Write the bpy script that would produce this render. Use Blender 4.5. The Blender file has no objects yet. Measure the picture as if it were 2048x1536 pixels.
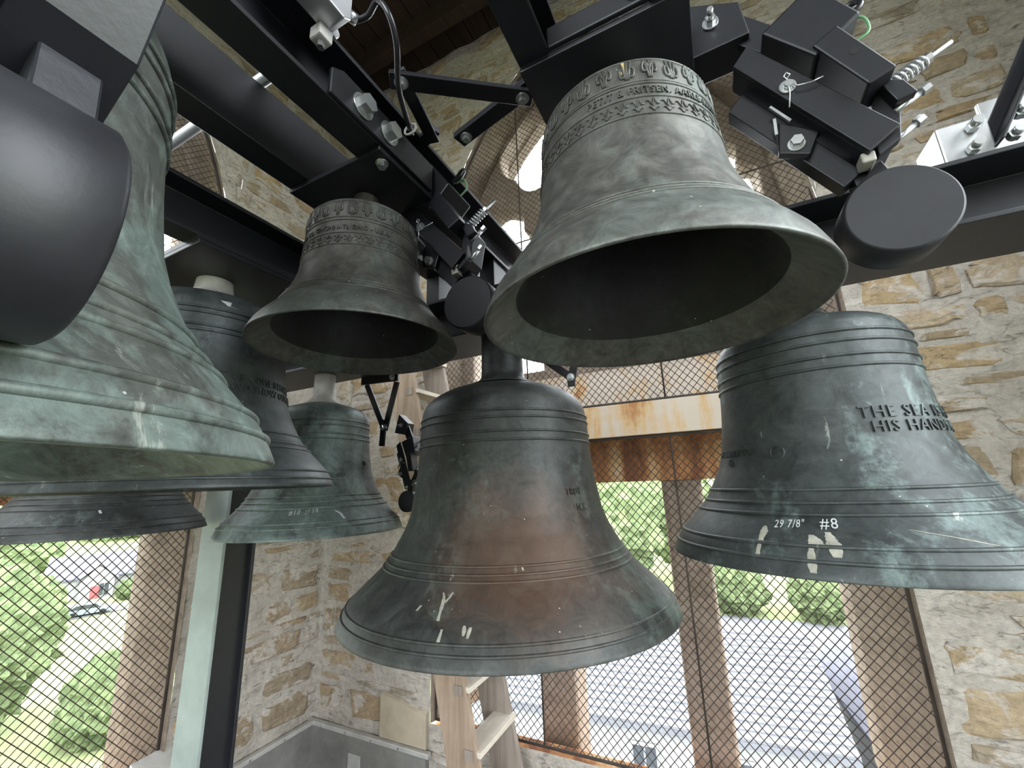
import bpy, bmesh, math, random
from mathutils import Vector, Matrix, noise, Quaternion
random.seed(7)
PI = math.pi
SC = bpy.context.scene
COL = SC.collection

# ------------------------------------------------------------------ camera
cam_d = bpy.data.cameras.new('camera'); cam = bpy.data.objects.new('camera', cam_d); COL.objects.link(cam)
cam_d.sensor_width = 36.0; cam_d.lens = 828.0 / 2048.0 * 36.0; cam_d.clip_start = 0.02; cam_d.clip_end = 2000
cam.matrix_world = Matrix(((0.89596582, 0.13616976, 0.42273284, 0), (0.4426345, -0.19592142, -0.87503685, 0),
                           (-0.03633114, 0.97111925, -0.23581232, 0), (0, 0, 0, 1)))
SC.camera = cam

# ------------------------------------------------------------------ world, exposure
w = bpy.data.worlds.new('overcast'); SC.world = w; w.use_nodes = True
bg = w.node_tree.nodes['Background']; bg.inputs[0].default_value = (0.90, 0.955, 1.0, 1); bg.inputs[1].default_value = 1.0
SC.view_settings.view_transform = 'Standard'; SC.view_settings.look = 'None'
SC.view_settings.exposure = 3.55; SC.view_settings.gamma = 1.0; SC.view_settings.use_curve_mapping = False
SC.cycles.use_denoising = True
SC.cycles.max_bounces = 10; SC.cycles.diffuse_bounces = 6; SC.cycles.glossy_bounces = 4
SC.cycles.caustics_reflective = False; SC.cycles.caustics_refractive = False
SC.cycles.sample_clamp_indirect = 6.0

# room: back wall y = YB, left wall x = XL, right wall x = XR, front wall y = YF (camera at the origin)
YB, XL, XR, YF, ZF, ZC = 2.70, -3.16, 1.87, -2.15, -2.10, 4.20
BXC = -0.645          # centre of the back window
LYC = 0.275           # centre of the left window
def portal(loc, rot, sx, sy):
    d = bpy.data.lights.new('window_portal', 'AREA'); d.shape = 'RECTANGLE'; d.size = sx; d.size_y = sy
    d.cycles.is_portal = True
    o = bpy.data.objects.new('window_portal', d); COL.objects.link(o); o.location = loc; o.rotation_euler = rot
portal((BXC, YB + .62, 1.1), (-PI/2, 0, 0), 2.7, 5.6)
portal((XL - .62, LYC, 1.1), (0, -PI/2, 0), 5.6, 2.7)
portal((XR + .62, LYC, 1.1), (0, PI/2, 0), 5.6, 2.7)
portal((BXC, YF - .62, 1.1), (PI/2, 0, 0), 2.7, 5.6)

# ------------------------------------------------------------------ material helpers
def mat(name, rough=.6, metal=0., spec=.5):
    m = bpy.data.materials.new(name); m.use_nodes = True
    nt = m.node_tree; b = nt.nodes['Principled BSDF']
    b.inputs['Roughness'].default_value = rough; b.inputs['Metallic'].default_value = metal
    b.inputs['Specular IOR Level'].default_value = spec
    return m, nt, b
def N(nt, t, **k):
    n = nt.nodes.new(t)
    for a, v in k.items():
        if a in n.inputs.keys() if isinstance(a, str) else False: n.inputs[a].default_value = v
        else: setattr(n, a, v)
    return n
def coords(nt, scale=(1, 1, 1), kind='Object', rot=(0, 0, 0)):
    tc = nt.nodes.new('ShaderNodeTexCoord'); mp = nt.nodes.new('ShaderNodeMapping')
    mp.inputs['Scale'].default_value = scale; mp.inputs['Rotation'].default_value = rot
    nt.links.new(tc.outputs[kind], mp.inputs['Vector']); return mp.outputs[0]
def nz(nt, vec, scale, detail=6, rough=.6, dist=0.):
    n = nt.nodes.new('ShaderNodeTexNoise'); n.inputs['Scale'].default_value = scale; n.inputs['Detail'].default_value = detail
    n.inputs['Roughness'].default_value = rough; n.inputs['Distortion'].default_value = dist
    nt.links.new(vec, n.inputs['Vector']); return n.outputs['Fac']
def ramp(nt, fac, stops):
    r = nt.nodes.new('ShaderNodeValToRGB'); e = r.color_ramp.elements
    while len(e) < len(stops): e.new(.5)
    for i, (p, c) in enumerate(stops):
        e[i].position = p; e[i].color = (*c, 1) if len(c) == 3 else c
    nt.links.new(fac, r.inputs[0]); return r.outputs[0]
def g(v): return (v, v, v)
def mixc(nt, fac, a, b, mode='MIX'):
    m = nt.nodes.new('ShaderNodeMix'); m.data_type = 'RGBA'; m.blend_type = mode
    for s, v in ((m.inputs[0], fac), (m.inputs[6], a), (m.inputs[7], b)):
        if hasattr(v, 'is_output'): nt.links.new(v, s)
        elif isinstance(v, (int, float)): s.default_value = v
        else: s.default_value = (*v, 1)
    return m.outputs[2]
def mth(nt, op, a, b=0.):
    m = nt.nodes.new('ShaderNodeMath'); m.operation = op
    for s, v in ((m.inputs[0], a), (m.inputs[1], b)):
        if hasattr(v, 'is_output'): nt.links.new(v, s)
        else: s.default_value = v
    return m.outputs[0]
def bump(nt, b, h, strength=.3, dist=.01):
    n = nt.nodes.new('ShaderNodeBump'); n.inputs['Strength'].default_value = strength; n.inputs['Distance'].default_value = dist
    nt.links.new(h, n.inputs['Height']); nt.links.new(n.outputs[0], b.inputs['Normal'])
def plain(name, c, rough=.6, metal=0., var=.15, scale=8., bumpk=0., spec=.5):
    m, nt, b = mat(name, rough, metal, spec); v = coords(nt)
    f = nz(nt, v, scale, 5)
    lo = tuple(x * (1 - var) for x in c); hi = tuple(min(1, x * (1 + var)) for x in c)
    nt.links.new(ramp(nt, f, [(.3, lo), (.7, hi)]), b.inputs['Base Color'])
    if bumpk: bump(nt, b, nz(nt, v, scale * 6, 4), bumpk, .004)
    return m

# ---- bronze with patina: base, verdigris, brown; all stains with shapes of their own
def bronze(name, base, green, gthr, brown=None, bdir=None, pale=(.45, .47, .42), streak=.5, pthr=.68, rough=.5, metal=.35):
    m, nt, b = mat(name, rough, metal, .5)
    v = coords(nt); vs = coords(nt, (9, 9, 1.3))
    big = nz(nt, v, 3.2, 8, .62, .4); st = nz(nt, vs, 1.0, 6, .6, .3); fine = nz(nt, v, 38, 6, .7)
    c = mixc(nt, ramp(nt, fine, [(.3, g(0)), (.75, g(1))]), tuple(x * .75 for x in base), tuple(x * 1.3 for x in base))
    mask = mth(nt, 'ADD', mth(nt, 'MULTIPLY', big, 1 - streak * .5), mth(nt, 'MULTIPLY', st, streak * .5))
    mask = mth(nt, 'ADD', mask, mth(nt, 'MULTIPLY', mth(nt, 'SUBTRACT', fine, .5), .26))
    gm = ramp(nt, mask, [(gthr - .045, g(0)), (gthr + .01, g(.6)), (gthr + .08, g(1))])
    c = mixc(nt, mth(nt, 'MULTIPLY', gm, .85), c, green)
    mot = nz(nt, v, 19, 12, .78, .8)
    c = mixc(nt, 1.0, c, ramp(nt, mot, [(.33, g(.5)), (.5, g(.95)), (.68, g(1.5))]), 'MULTIPLY')
    if brown and len(bdir) == 5:
        dv = nt.nodes.new('ShaderNodeVectorMath'); dv.operation = 'DISTANCE'; nt.links.new(v, dv.inputs[0]); dv.inputs[1].default_value = bdir[:3]
        bm_ = mth(nt, 'ADD', mth(nt, 'SUBTRACT', bdir[4], mth(nt, 'DIVIDE', dv.outputs['Value'], bdir[3])), mth(nt, 'MULTIPLY', mth(nt, 'SUBTRACT', big, .5), 2.2))
        bm_ = mth(nt, 'ADD', bm_, mth(nt, 'MULTIPLY', mth(nt, 'SUBTRACT', mot, .5), .9))
        c = mixc(nt, mth(nt, 'MULTIPLY', ramp(nt, bm_, [(.1, g(0)), (.9, g(1))]), .85), c, mixc(nt, mot, tuple(x * .7 for x in brown), tuple(x * 1.4 for x in brown)))
    elif brown:
        sx = nt.nodes.new('ShaderNodeVectorMath'); sx.operation = 'DOT_PRODUCT'; nt.links.new(v, sx.inputs[0]); sx.inputs[1].default_value = bdir[:3]
        bm_ = mth(nt, 'ADD', mth(nt, 'ADD', sx.outputs['Value'], bdir[3]), mth(nt, 'MULTIPLY', mth(nt, 'SUBTRACT', big, .5), 1.1))
        c = mixc(nt, mth(nt, 'MULTIPLY', ramp(nt, bm_, [(.3, g(0)), (.75, g(1))]), .8), c, brown)
    p2 = nz(nt, vs, 2.1, 9, .72, .6)
    c = mixc(nt, mth(nt, 'MULTIPLY', ramp(nt, p2, [(pthr - .04, g(0)), (pthr + .02, g(1))]), .55), c, pale)
    vo = nt.nodes.new('ShaderNodeTexVoronoi'); vo.inputs['Scale'].default_value = 34; nt.links.new(v, vo.inputs['Vector'])
    sp = mth(nt, 'MULTIPLY', mth(nt, 'LESS_THAN', vo.outputs['Distance'], .055), mth(nt, 'GREATER_THAN', nz(nt, v, 9, 2), .56))
    c = mixc(nt, mth(nt, 'MULTIPLY', sp, .8), c, (.5, .5, .46))
    nt.links.new(c, b.inputs['Base Color'])
    nt.links.new(ramp(nt, fine, [(.2, g(rough - .1)), (.8, g(rough + .15))]), b.inputs['Roughness'])
    bump(nt, b, mth(nt, 'ADD', mth(nt, 'MULTIPLY', fine, .5), big), .22, .006)
    return m
BR = {
 'E': bronze('bronze_slate_brown', (.052, .056, .053), (.14, .19, .17), .60, (.088, .050, .032), (.20, -.30, .19, .27, 1.1), streak=.7),
 'D': bronze('bronze_teal', (.075, .084, .081), (.145, .19, .175), .48),
 'F': bronze('bronze_dark_teal', (.044, .052, .051), (.155, .205, .195), .58, streak=.85, pthr=.66),
 'B': bronze('bronze_slate', (.048, .056, .056), (.11, .14, .135), .60),
 'A': bronze('bronze_verdigris', (.085, .092, .082), (.155, .205, .185), .50, (.105, .10, .088), (.2, .9, -.3, .0), streak=.6, pthr=.64),
 'C': bronze('bronze_charcoal', (.05, .054, .053), (.14, .18, .17), .62),
 'G': bronze('bronze_warm_grey', (.105, .101, .09), (.13, .15, .135), .54, (.125, .12, .075), (.5, -.3, -.2, .1), streak=.3, pthr=.74),
 'H': bronze('bronze_olive_grey', (.112, .11, .10), (.13, .15, .138), .54, (.13, .115, .08), (-.6, -.1, .3, -.1), streak=.3, pthr=.74),
}
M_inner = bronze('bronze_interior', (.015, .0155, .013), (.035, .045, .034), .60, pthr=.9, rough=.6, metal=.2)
M_steel = plain('black_painted_steel', (.0085, .0092, .0125), .40, 0., .25, 30, .05, .5)
M_hammer = plain('matte_black_rubber', (.013, .0135, .0165), .48, 0., .3, 12, .08)
M_zinc = plain('zinc_plated_steel', (.62, .64, .64), .3, .9, .12, 20)
M_alu = plain('galvanised_sheet', (.55, .56, .57), .4, .75, .1, 15)
M_litpost = plain('pale_green_grey_lit_face', (.25, .295, .28), .5, 0., .22, 4, .04)  # left window's light on the column front, put into the colour
M_white = plain('white_paint', (.62, .60, .55), .55, 0., .12, 12, .1)
M_conduit = plain('grey_conduit', (.60, .61, .62), .35, .6, .06, 9)
M_cable = plain('black_cable', (.02, .02, .022), .25, 0., .1, 9)
M_greenwire = plain('green_wire', (.10, .24, .10), .4)
M_rubber = plain('pale_rubber', (.42, .40, .36), .6)
M_dark = plain('hole_black', (.006, .006, .006), .8)
M_drop = plain('bird_dropping', (.29, .28, .235), .9, 0., .25, 60)
M_yellow = plain('yellow_drip', (.55, .43, .17), .7, 0., .2, 60)
M_chalk = plain('chalk', (.45, .47, .47), .9, 0., .2, 90)
M_wire = plain('rusted_wire', (.05, .038, .03), .8, .2, .4, 10)
M_sheet = plain('grey_membrane', (.19, .185, .17), .55, 0., .3, 5, .12)
M_floor = plain('dark_roofing_floor', (.075, .073, .068), .8, 0., .3, 5, .1)
M_bar = plain('aluminium_bar', (.50, .49, .46), .5, .3, .15, 12)
M_patch = plain('parged_render', (.40, .34, .25), .9, 0., .1, 9, .2)

def stone_mat(name, cols, bscale=1.0, bk=.7, objrand=True, smear=0.):
    m, nt, b = mat(name, .92, 0., .2)
    ge = nt.nodes.new('ShaderNodeNewGeometry'); pos = ge.outputs['Position']
    def sc(k):
        mp = nt.nodes.new('ShaderNodeMapping'); mp.inputs['Scale'].default_value = k; nt.links.new(pos, mp.inputs['Vector']); return mp.outputs[0]
    vs = sc((1, 1, 2.6)); v = sc((1, 1, 1))
    f = nz(nt, vs, 6 * bscale, 10, .7, .8); f2 = nz(nt, v, 30 * bscale, 8, .72, .4); f3 = nz(nt, vs, 15 * bscale, 9, .65, 1.2)
    c = ramp(nt, f, [(.25, cols[0]), (.5, cols[1]), (.75, cols[2])])
    if objrand:
        oi = nt.nodes.new('ShaderNodeObjectInfo')
        tone = ramp(nt, oi.outputs['Random'], [(0, (.74, .70, .64)), (.22, (1.0, .86, .64)), (.45, (1.0, .97, .92)), (.62, (.86, .74, .58)), (.8, (.80, .80, .80)), (1, (1.08, 1.0, .88))])
        c = mixc(nt, 1.0, c, tone, 'MULTIPLY')
    if smear:
        sm = nz(nt, sc((1, 1, 1.8)), 4.2, 9, .66, .6)
        k = ramp(nt, sm, [(smear - .03, g(0)), (smear + .03, g(1))])
        c = mixc(nt, k, c, MORT)
    c = mixc(nt, ramp(nt, f3, [(.30, g(.8)), (.37, g(0))]), c, tuple(x * .45 for x in cols[0]))
    c = mixc(nt, 1.0, c, ramp(nt, f2, [(.25, g(.62)), (.55, g(1.0)), (.8, g(1.15))]), 'MULTIPLY')
    nt.links.new(c, b.inputs['Base Color'])
    h = mth(nt, 'ADD', mth(nt, 'ADD', mth(nt, 'MULTIPLY', f, .8), mth(nt, 'MULTIPLY', f2, .6)), mth(nt, 'MULTIPLY', ramp(nt, f3, [(.28, g(0)), (.42, g(1))]), .45))
    bump(nt, b, h, bk, .045)
    return m
MORT = (.59, .54, .475)
M_stone = stone_mat('rubble_stone', ((.36, .295, .215), (.48, .41, .315), (.56, .50, .41)), smear=.53)
M_mortar = stone_mat('lime_mortar', ((.46, .41, .345), (.57, .52, .45), (.64, .60, .53)), .9, .8, False)
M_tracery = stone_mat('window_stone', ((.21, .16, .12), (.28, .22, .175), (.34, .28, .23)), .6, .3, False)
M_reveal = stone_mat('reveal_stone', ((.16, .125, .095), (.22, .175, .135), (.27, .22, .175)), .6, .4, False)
def rust_stone(name, thr):
    m, nt, b = mat(name, .85, 0., .2); v = coords(nt); vs = coords(nt, (5, 5, .8))
    f = nz(nt, vs, 1.1, 6, .6, .3); f2 = nz(nt, v, 18, 6, .7)
    c = ramp(nt, mth(nt, 'ADD', f, mth(nt, 'MULTIPLY', mth(nt, 'SUBTRACT', f2, .5), .2)),
             [(thr - .14, (.58, .50, .42)), (thr - .04, (.58, .40, .22)), (thr + .05, (.42, .20, .085)), (thr + .16, (.20, .085, .045))])
    nt.links.new(c, b.inputs['Base Color']); bump(nt, b, f2, .25, .005); return m
M_rustband = rust_stone('rust_stained_plate', .56)
M_ruststone = rust_stone('rust_stained_stone', .41)
M_rustpale = rust_stone('rust_streaked_pale_stone', .64)
def wood_mat(name, a, b_, rough=.8, axis=2):
    m, nt, b = mat(name, rough, 0., .25); sc = [26, 26, 26]; sc[axis] = 1.6
    f = nz(nt, coords(nt, tuple(sc)), 1.0, 7, .65, .8); f2 = nz(nt, coords(nt), 3, 4)
    c = ramp(nt, f, [(.3, a), (.7, b_)]); c = mixc(nt, ramp(nt, f2, [(.4, g(0)), (.7, g(.5))]), c, tuple(x * .6 for x in a))
    nt.links.new(c, b.inputs['Base Color']); bump(nt, b, f, .35, .004); return m
M_wood = wood_mat('weathered_wood', (.20, .14, .095), (.36, .28, .21))
M_wood2 = wood_mat('grey_weathered_wood', (.17, .135, .11), (.30, .26, .22))
M_tread = wood_mat('bleached_tread', (.48, .42, .35), (.66, .60, .52), axis=1)
M_roofwood = wood_mat('dark_roof_timber', (.018, .011, .007), (.042, .026, .016), axis=1)
M_neck = plain('chipped_white_paint', (.50, .48, .44), .7, 0., .3, 14, .2)

# ------------------------------------------------------------------ mesh helpers
WLOC = {}
class MB:
    def __init__(s): s.v = []; s.f = []; s.sm = []
    def add(s, vs, fs, smooth=False):
        o = len(s.v); s.v += [Vector(x) for x in vs]; s.f += [[i + o for i in q] for q in fs]; s.sm += [smooth] * len(fs); return s
    def box(s, lo, hi):
        (a, b, c), (d, e, f) = lo, hi
        return s.add([(a, b, c), (d, b, c), (d, e, c), (a, e, c), (a, b, f), (d, b, f), (d, e, f), (a, e, f)],
                     [(3, 2, 1, 0), (4, 5, 6, 7), (0, 1, 5, 4), (1, 2, 6, 5), (2, 3, 7, 6), (3, 0, 4, 7)])
    def prism(s, pts, ax, lo, hi):
        """polygon pts extruded along axis ax (0,1,2) from lo to hi; pts are the two other coordinates in order"""
        n = len(pts)
        def P(p, t):
            q = [p[0], p[1]]; q.insert(ax, t); return q
        vs = [P(p, lo) for p in pts] + [P(p, hi) for p in pts]
        fs = [[(i + 1) % n, i, n + i, n + (i + 1) % n] for i in range(n)]
        return s.add(vs, fs + [list(range(n)), list(range(2 * n - 1, n - 1, -1))])
    def cyl(s, a, b, r, n=20, r2=None, caps=True, bev=0., rot=0.):
        a, b = Vector(a), Vector(b); d = (b - a); L = d.length; d.normalize()
        u = d.orthogonal().normalized(); w_ = d.cross(u); r2 = r if r2 is None else r2
        rings = [(0, r), (L, r2)] if not bev else [(0, r - bev), (bev, r), (L - bev, r2), (L, r2 - bev)]
        vs = []
        for t, q in rings:
            for k in range(n):
                an = 2 * PI * k / n + rot; vs.append(a + d * t + (u * math.cos(an) + w_ * math.sin(an)) * q)
        fs = []
        for j in range(len(rings) - 1):
            for k in range(n): fs.append((j * n + k, j * n + (k + 1) % n, (j + 1) * n + (k + 1) % n, (j + 1) * n + k))
        s.add(vs, fs, n > 8)
        if caps:
            o = len(s.v) - n * len(rings)
            s.f += [[o + k for k in range(n - 1, -1, -1)], [o + n * (len(rings) - 1) + k for k in range(n)]]; s.sm += [False, False]
        return s
    def tube(s, pts, r, n=8):
        pts = [Vector(p) for p in pts]; vs = []; up = None
        for i, p in enumerate(pts):
            t = (pts[min(i + 1, len(pts) - 1)] - pts[max(i - 1, 0)]).normalized()
            if up is None: up = t.orthogonal().normalized()
            up = (up - t * up.dot(t)).normalized(); b = t.cross(up)
            for k in range(n):
                an = 2 * PI * k / n; vs.append(p + (up * math.cos(an) + b * math.sin(an)) * r)
        fs = [(j * n + k, j * n + (k + 1) % n, (j + 1) * n + (k + 1) % n, (j + 1) * n + k) for j in range(len(pts) - 1) for k in range(n)]
        m = (len(pts) - 1) * n
        return s.add(vs, fs + [list(range(n - 1, -1, -1)), [m + k for k in range(n)]], True)
    def lathe(s, prof, n=96, c=(0, 0, 0)):
        vs = []
        for r, z in prof:
            for k in range(n):
                an = 2 * PI * k / n; vs.append((c[0] + r * math.cos(an), c[1] + r * math.sin(an), c[2] + z))
        fs = [(j * n + k, j * n + (k + 1) % n, (j + 1) * n + (k + 1) % n, (j + 1) * n + k) for j in range(len(prof) - 1) for k in range(n)]
        return s.add(vs, fs, True)
    def hexnut(s, c, ax, r, h, washer=0.):
        """hex nut or bolt head from point c along direction ax"""
        c = Vector(c); ax = Vector(ax).normalized()
        if washer: s.cyl(c, c + ax * h * .18, washer, 20); c = c + ax * h * .18
        s.cyl(c, c + ax * h, r, 6, bev=0.); return s
    def build(s, name, m, parent=None, bevel=0., auto=True):
        off = WLOC.get(parent, Vector((0, 0, 0))) if parent is not None else Vector((0, 0, 0))
        me = bpy.data.meshes.new(name); me.from_pydata([v - off for v in s.v], [], s.f); me.update()
        me.polygons.foreach_set('use_smooth', s.sm)
        if any(s.sm) and not all(s.sm):
            pass
        me.materials.append(m); o = bpy.data.objects.new(name, me); COL.objects.link(o)
        if parent is not None: o.parent = parent
        if bevel:
            b = o.modifiers.new('edge', 'BEVEL'); b.width = bevel; b.segments = 2; b.limit_method = 'ANGLE'; b.angle_limit = .6
        return o
def tag(o, label=None, cat=None, group=None, kind=None):
    for k, v in (('label', label), ('category', cat), ('group', group), ('kind', kind)):
        if v: o[k] = v
    return o
def thing(name, loc, label, cat, group=None):
    o = bpy.data.objects.new(name, None); COL.objects.link(o); o.location = loc; o.empty_display_size = .05
    WLOC[o] = Vector(loc); return tag(o, label, cat, group)
def struct(o): o['kind'] = 'structure'; return o
def copy_tree(o, parent=None):
    c = o.copy(); COL.objects.link(c); c.parent = parent
    for ch in list(o.children): copy_tree(ch, c)
    return c

# ------------------------------------------------------------------ walls with pointed window openings
WZS, WZA, WSILL = 1.5, 3.9, -1.57
def half_width(z, wd=1.375, za=WZA, zs=WZS):
    if z <= zs: return wd
    h = za - zs; R = (wd * wd + h * h) / (2 * wd)
    q = R * R - (z - zs) ** 2
    return max(0., wd - R + math.sqrt(q)) if q > 0 else 0.
def arch_z(u, wd=1.375, za=WZA, zs=WZS):
    h = za - zs; R = (wd * wd + h * h) / (2 * wd); a = abs(u)
    return zs + math.sqrt(max(0, R * R - (a + R - wd) ** 2))
def wall(name, orig, ud, nin, umin, umax, m, uc, seed, wob=.016, wout=1.195, dep=.62):
    """orig: point at u=0; ud: direction of u; nin: normal into the room"""
    orig, ud, nin = Vector(orig), Vector(ud), Vector(nin)
    mb = MB(); st = .055
    def P(u, z, edge=False):
        p = orig + ud * u; k = wob
        d = noise.fractal(Vector((u * 3.1 + seed, z * 4.3, seed)), 1.0, 2.0, 5) * k
        return p + nin * d + Vector((0, 0, z))
    def patch(us, zfun0, zfun1, nr):
        vs = []; fs = []
        for i, u in enumerate(us):
            z0, z1 = zfun0(u), zfun1(u)
            for j in range(nr + 1): vs.append(P(u, z0 + (z1 - z0) * j / nr))
        for i in range(len(us) - 1):
            for j in range(nr):
                a = i * (nr + 1) + j; fs.append((a, a + nr + 1, a + nr + 2, a + 1))
        mb.add(vs, fs, False)
    def lin(a, b):
        n = max(1, int((b - a) / st)); return [a + (b - a) * i / n for i in range(n + 1)]
    H = ZC - ZF
    patch(lin(umin, uc - 1.375), lambda u: ZF, lambda u: ZC, int(H / st))
    patch(lin(uc + 1.375, umax), lambda u: ZF, lambda u: ZC, int(H / st))
    us = lin(uc - 1.375, uc + 1.375)
    patch(us, lambda u: ZF, lambda u: WSILL, 10)
    patch(us, lambda u: arch_z(u - uc), lambda u: ZC, 30)
    # splayed reveal from inner outline to outer outline
    outl = [(-1.375, WSILL)] + [(-1.375, z) for z in (-1, -.4, .2, .8, 1.2)] + [(-1.375 + 1.375 * i / 20, None) for i in range(21)]
    pin = []; pout = []
    for u, z in outl:
        if z is None: zi = arch_z(u); r = (wout / 1.375); uo = u * r; zo = arch_z(uo, wout, 3.9 - (1.375 - wout) * .8, 1.9)
        else: zi = z; uo = -wout; zo = z
        pin.append((u, zi)); pout.append((uo, zo))
    pin += [(-u, z) for u, z in pin[-2::-1]]; pout += [(-u, z) for u, z in pout[-2::-1]]
    vs = []; fs = []; nlay = 6
    for k in range(nlay + 1):
        t = k / nlay
        for (u, z), (uo, zo) in zip(pin, pout):
            q = P(uc + u, z) if k == 0 else orig + ud * (uc + u + (uo - u) * min(1, t * 1.4)) - nin * (dep * t) + Vector((0, 0, z + (zo - z) * min(1, t * 1.4)))
            if k and k < nlay: q = q + nin * 0 + Vector((noise.noise(q * 7) * .008, noise.noise(q * 6 + Vector((3, 1, 2))) * .008, 0))
            vs.append(q)
    n = len(pin)
    for k in range(nlay):
        for i in range(n - 1): fs.append((k * n + i, k * n + i + 1, (k + 1) * n + i + 1, (k + 1) * n + i))
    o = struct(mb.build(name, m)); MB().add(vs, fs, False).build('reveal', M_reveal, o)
    return o
wall_back = wall('wall_back', (0, YB, 0), (1, 0, 0), (0, -1, 0), XL - .05, XR + .05, M_mortar, BXC, 3.3)
wall_left = wall('wall_left', (XL, 0, 0), (0, 1, 0), (1, 0, 0), YF - .05, YB + .05, M_mortar, LYC, 9.1, wout=1.265, dep=.42)
wall_right = wall('wall_right', (XR, 0, 0), (0, 1, 0), (-1, 0, 0), YF - .05, YB + .05, M_mortar, LYC, 17.7)
wall_front = wall('wall_front', (0, YF, 0), (1, 0, 0), (0, 1, 0), XL - .05, XR + .05, M_mortar, BXC, 23.9)

def stones(wallobj, orig, ud, nin, umin, umax, uc, seed, keep):
    rnd = random.Random(seed); orig, ud, nin = Vector(orig), Vector(ud), Vector(nin); up = Vector((0, 0, 1))
    z = ZF + .42; cnt = 0
    while z < ZC - .05:
        hgt = rnd.choice((.07, .10, .13, .17, .22)); z1 = min(ZC, z + hgt); zm = (z + z1) / 2
        hw = max(half_width(z), half_width(z1)) if z1 > WSILL - .05 else 0
        ivs = [(umin, umax)] if zm > WZA or z1 < WSILL - .03 else [(umin, uc - hw - .04), (uc + hw + .04, umax)]
        for a, b in ivs:
            u = a + rnd.uniform(-.02, .02)
            while u < b - .07:
                L = min(rnd.choice((.14, .22, .30, .42, .58)), b - u)
                if b - u - L < .09: L = b - u
                c, d = u + .012, u + L - .012; u += L
                if d - c < .05 or rnd.random() < .2: continue
                cu = (c + d) / 2
                if not keep(cu, zm): continue
                hx, hz = (d - c) / 2, (z1 - z) / 2 - .012
                n = 14; base = []
                for k in range(n):
                    an = 2 * PI * k / n + rnd.uniform(-.1, .1); cx, sx = math.cos(an), math.sin(an)
                    e = .30; px = hx * math.copysign(abs(cx) ** e, cx); pz = hz * math.copysign(abs(sx) ** e, sx)
                    j = 1 + rnd.uniform(-.24, .08); base.append((px * j, pz * (1 + rnd.uniform(-.34, .10))))
                pr = rnd.uniform(.0, .018); tx, tz = rnd.uniform(-.02, .02), rnd.uniform(-.05, .05)
                cen = orig + ud * cu + up * zm; vs = []
                for s, dd in ((1.0, -.03), (.97, pr * .3), (.84, pr)):
                    for k in range(n):
                        x, y = base[k][0] * s, base[k][1] * s
                        dz = dd + (x * tx + y * tz + rnd.uniform(-.004, .004) if dd > 0 else 0)
                        vs.append(ud * x + up * y + nin * dz)
                vs.append(nin * (pr + .003))
                fs = [(j * n + k, j * n + (k + 1) % n, (j + 1) * n + (k + 1) % n, (j + 1) * n + k) for j in (0, 1) for k in range(n)]
                fs += [(2 * n + k, 2 * n + (k + 1) % n, 3 * n) for k in range(n)]
                if ud.cross(up).dot(nin) < 0: fs = [q[::-1] for q in fs]
                me = bpy.data.meshes.new('stone'); me.from_pydata(vs, [], fs); me.materials.append(M_stone)
                o = bpy.data.objects.new('stone', me); COL.objects.link(o); o.parent = wallobj; o.location = cen; cnt += 1
        z = z1
    return cnt
nb = stones(wall_back, (0, YB, 0), (1, 0, 0), (0, -1, 0), XL + .03, 1.62, BXC, 5, lambda u, z: z > -1.75)
nl = stones(wall_left, (XL, 0, 0), (0, 1, 0), (1, 0, 0), .1, YB - .03, LYC, 6, lambda u, z: z > -1.75)
print('stones', nb, nl)

# floor, ceiling
mb = MB().box((XL - .2, YF - .2, ZF - .2), (XR + .2, YB + .2, ZF)); struct(mb.build('floor', M_floor))
ceil = struct(MB().box((XL - .5, YF - .5, ZC + .06), (XR + .5, YB + .5, ZC + .2)).build('ceiling', M_roofwood))
pm = None
for i in range(26):
    x0 = XL + i * .198
    o = MB().box((x0 + .004, YF - .3, ZC), (x0 + .192, YB + .3, ZC + .06)).build('plank', M_roofwood, ceil)
for i in range(5):
    y0 = YF + .5 + i * .98
    MB().box((XL - .1, y0, ZC - .2), (XR + .1, y0 + .11, ZC)).build('joist', M_roofwood, ceil, .004)

# membrane upstand around the floor with its termination bar
def upstand(name, lo, hi, blo, bhi, screws, ax):
    o = struct(MB().box(lo, hi).build(name, M_sheet, None, .006))
    b = MB().box(blo, bhi).build('termination_bar', M_bar, o, .003)
    for p in screws: MB().hexnut(p, ax, .007, .006).build('screw', M_zinc, o)
    return o
upstand('baseboard_back', (XL, YB - .05, ZF), (-2.03, YB + .02, -1.745), (XL, YB - .058, -1.755), (-2.0, YB - .02, -1.725),
        [(x, YB - .058, -1.74) for x in (-3.0, -2.75, -2.5, -2.25)], (0, -1, 0))
upstand('baseboard_left', (XL - .02, .2, ZF), (XL + .05, YB, -1.745), (XL + .02, .2, -1.755), (XL + .058, YB - .05, -1.725),
        [(XL + .058, y, -1.74) for y in (1.9, 2.15, 2.4)], (1, 0, 0))
tag(MB().add([(-2.45, YB - .006, -1.72), (-2.04, YB - .006, -1.72), (-2.04, YB - .006, -1.50), (-2.13, YB - .008, -1.50), (-2.2, YB - .006, -1.49), (-2.28, YB - .006, -1.46), (-2.45, YB - .006, -1.44),
              (-2.45, YB - .03, -1.72), (-2.04, YB - .03, -1.72), (-2.04, YB - .03, -1.52), (-2.13, YB - .03, -1.51), (-2.2, YB - .028, -1.50), (-2.28, YB - .03, -1.47), (-2.45, YB - .03, -1.45)],
             [(7, 8, 9, 10, 11, 12, 13), (0, 1, 8, 7), (1, 2, 9, 8), (2, 3, 10, 9), (3, 4, 11, 10), (4, 5, 12, 11), (5, 6, 13, 12), (6, 0, 7, 13)]).build('render_patch', M_patch, wall_back))

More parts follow.
